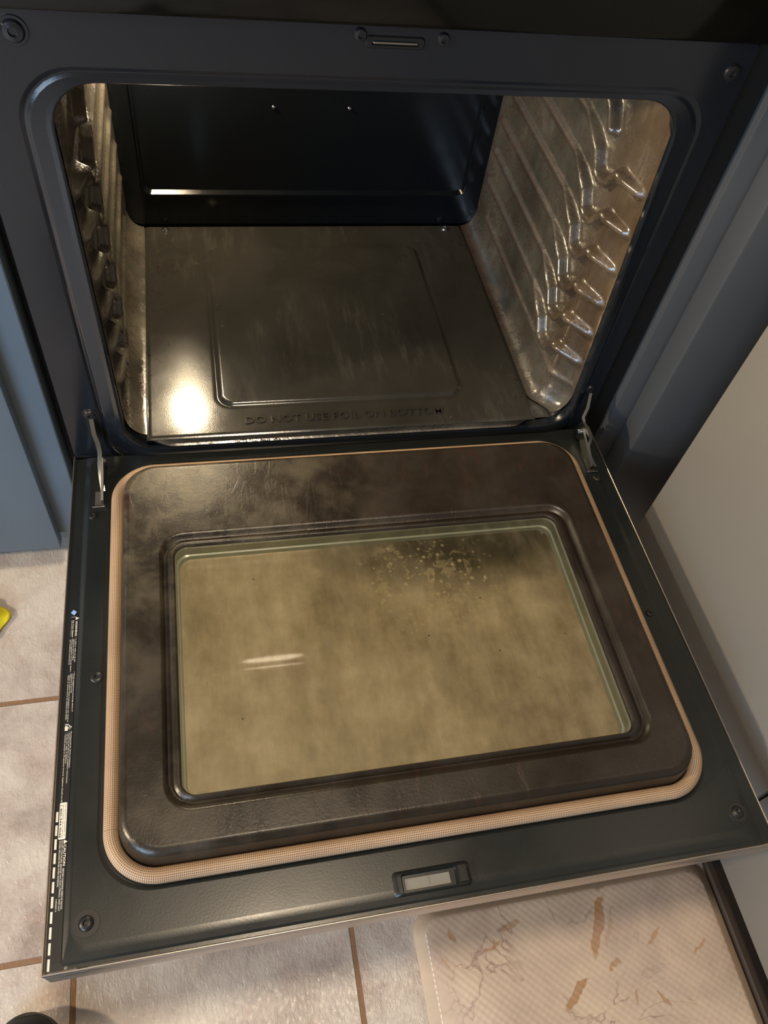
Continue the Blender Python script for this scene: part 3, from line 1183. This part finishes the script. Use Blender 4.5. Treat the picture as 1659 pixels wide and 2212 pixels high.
loft(bm, [rquad(rq(-.3712, -.3642, -.5068, -.4705, -.0029), .0012, 4), rquad(rq(-.3712, -.3642, -.5068, -.4705, -.0027), .0012, 4)], cap_last=True, n=4, m=2)
dpart('phone_number_box', bm, M['white'])
bm = bmesh.new()


def row2(s, y0, y1, x, h, bold=False):
    data = text_mesh(s, 0.0, abs(y1 - y0), h, bold)
    letters(bm, data, lambda a, b, hh: (x + b, y0 - a, -.0027 + hh), .00006)


row2('For questions, comments, or', -.4725, -.5042, -.3660, .0012)
row2('service please call us toll free', -.4725, -.5050, -.3680, .0012)
row2('1-800-944-9044', -.4730, -.5050, -.3708, .0021, True)
dpart('phone_number', bm, M['ink'])
# pale blue peeled_film at the head of the label
bm = bmesh.new()
v = [bm.verts.new(p) for p in ((-.3712, -.2475, -.0020), (-.3672, -.2510, -.0022), (-.3642, -.2475, -.0008), (-.3682, -.2440, -.0010))]
bm.faces.new(v)
v2 = [bm.verts.new((q.co.x, q.co.y, q.co.z - .0003)) for q in v]
bm.faces.new(list(reversed(v2)))
for i in range(4):
    j = (i + 1) % 4
    bm.faces.new((v[j], v[i], v2[i], v2[j]))
dpart('peeled_film', bm, M['bluefilm'])

# ================================================================== left cabinet
lc = empty('base_cabinet', (-.70, .3, FLOOR_Z))
tag(lc, 'slate blue painted base cabinet left of the oven', 'cabinet')
LO = (.70, -.3, -FLOOR_Z)


def lpart(name, bm, mat, parent=lc, off=LO, **kw):
    o = obj(name, bm, mat, parent, **kw)
    o.location = off
    return o


bm = bmesh.new()
add_box(bm, -1.00, -.3925, .0, .62, -.178, .64, .0015, 1)
lpart('cabinet_body', bm, M['paint'])
bm = bmesh.new()
add_box(bm, -1.00, -.400, .07, .60, FLOOR_Z, -.178)
lpart('toe_kick', bm, M['black'])
bm = bmesh.new()
add_box(bm, -.99, -.4310, -.021, -.0005, -.188, .60, .002)
lpart('cabinet_door', bm, M['paint'], smooth=True, auto=35)
# ================================================================== filler and cabinet on the right
fi = tag(box('filler_panel', (.4100), .4700, .0, .60, -.24, .64, M['paint2'], None, .0015),
         'slate painted filler board in the narrow space right of the oven', 'panel')
fi2 = tag(box('corner_board', .4370, .5600, -.045, -.002, FLOOR_Z, .64, M['paint2'], None, .004),
          'wider slate corner board between the filler board and the corner cabinet', 'panel')

rc = empty('corner_cabinet', (.75, -.60, FLOOR_Z))
tag(rc, 'slate painted cabinet, tinted for warm light, standing at right angles to the oven door on its right', 'cabinet')
RO = (-.75, .60, -FLOOR_Z)
bm = bmesh.new()
add_box(bm, .447, 1.05, -1.6, -.153, -.19, .64, .002, 1)
lpart('cabinet_body', bm, M['paint3'], rc, RO)
bm = bmesh.new()
add_box(bm, .50, 1.05, -1.6, -.18, FLOOR_Z, -.19)
lpart('toe_kick', bm, M['black'], rc, RO)
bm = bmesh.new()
add_box(bm, .4245, .4560, -1.6, -.150, FLOOR_Z, FLOOR_Z + .012, .003)  # dark strip laid in for the deep shadow on the floor here
lpart('floor_shade_strip', bm, M['floor_shade'], rc, RO)
bm = bmesh.new()
add_box(bm, .4270, .4468, -.5610, -.1520, -.205, .63, .003)
lpart('cabinet_door', bm, M['paint3'], rc, RO, smooth=True, auto=35)
bm = bmesh.new()
add_box(bm, .4270, .4468, -1.10, -.5650, -.205, .63, .003)
lpart('cabinet_door', bm, M['paint3'], rc, RO, smooth=True, auto=35)

# ================================================================== anti-fatigue mat
mat_o = empty('floor_mat', (.22, -.9, FLOOR_Z))
tag(mat_o, 'cushioned kitchen mat printed like beige marble with ochre veins', 'mat')
bm = bmesh.new()
x0, x1, y0, y1 = .008 - .22, .424 - .22, -1.25 + .9, -.590 + .9
loops = [
    rquad(rq(x0, x1, y0, y1, .0005), .030),
    rquad(rq(x0, x1, y0, y1, .003), .030),
    rquad(rq(x0 + .013, x1 - .013, y0 + .013, y1 - .013, .0125), .022),
    rquad(rq(x0 + .016, x1 - .016, y0 + .016, y1 - .016, .0135), .020),
]
loft(bm, loops, mis=[1, 1, 0], cap_last=True)
obj('cushion', bm, [M['mat'], M['matedge']], mat_o, True, 25)
bm = bmesh.new()
k = 0
while k < 100:
    yy = y1 - .03 - k * .0062
    if yy < y0 + .03:
        break
    add_box(bm, x0 + .0138, x0 + .0152, yy - .0036, yy, .0124, .0136)
    k += 1
tag(obj('stitching', bm, M['white'], mat_o), kind='stuff')

# ================================================================== yellow cloth and shoe
bm = bmesh.new()


def cl(u, v):
    a = 2 * math.pi * u
    r = v * (1 + .10 * math.sin(3 * a + 1) + .06 * math.sin(7 * a))
    x, y = r * .055 * math.cos(a), r * .048 * math.sin(a)
    nn = noise.noise(Vector((x * 45, y * 45, 1.3)))
    z = .004 + (.018 * (1 - v * v) + .012 * (nn + .4)) * (1 - v ** 6)
    return (x, y, max(.0015, z))


grid(bm, 64, 18, cl)
bmesh.ops.remove_doubles(bm, verts=bm.verts, dist=1e-5)
yc = obj('cleaning_cloth', bm, M['cloth'], None, True)
yc.location = (-.573, -.106, FLOOR_Z)
sm = yc.modifiers.new('thickness', 'SOLIDIFY')
sm.thickness = .0015
tag(yc, 'crumpled bright yellow cleaning cloth on the floor tiles at the left edge', 'cloth')

sh = empty('shoe', (-.445, -.781, FLOOR_Z))
tag(sh, 'toe of a black shoe on the tiles in the bottom left corner', 'shoe')


def shoe_sec(t):
    # t 0 toe .. 1 heel : half width, height
    w = .050 * math.sqrt(max(0, 1 - (1 - min(t / .30, 1)) ** 2)) * (1 - .22 * sstep(.3, .62, t)) * (1 if t < .93 else math.sqrt(max(0, 1 - ((t - .93) / .07) ** 2)) * .98 + .02)
    h = .040 + .055 * sstep(.1, .5, t)
    h *= math.sqrt(max(0.02, 1 - (1 - min(t / .12, 1)) ** 2))
    return w + .001, h


bm = bmesh.new()


def shf(u, v):
    v = v ** 2 if v < .5 else v - .25 + (v - .5) * .5
    w, h = shoe_sec(v)
    a = math.pi * u
    return (w * math.cos(a) * (1 if v < 2 else 1), .155 - .29 * v, .020 + (h - .010) * math.sin(a) ** .8 if 0 < u < 1 else .020)


grid(bm, 28, 48, shf)
obj('shoe_upper', bm, M['shoe'], sh, True)
bm = bmesh.new()
top, bot = [], []
for k in range(37):
    t = (k / 36) ** 2
    w, h = shoe_sec(t)
    top.append((w * 1.06, .157 - .294 * t))
outline = top + [(-x, y) for x, y in reversed(top)]
vt = [bm.verts.new((x, y, .021)) for x, y in outline]
vb = [bm.verts.new((x * .97, y, .0)) for x, y in outline]
bm.faces.new(vt)
bm.faces.new(list(reversed(vb)))
for i in range(len(outline)):
    j = (i + 1) % len(outline)
    bm.faces.new((vt[i], vt[j], vb[j], vb[i]))
obj('sole', bm, M['shoe'], sh)
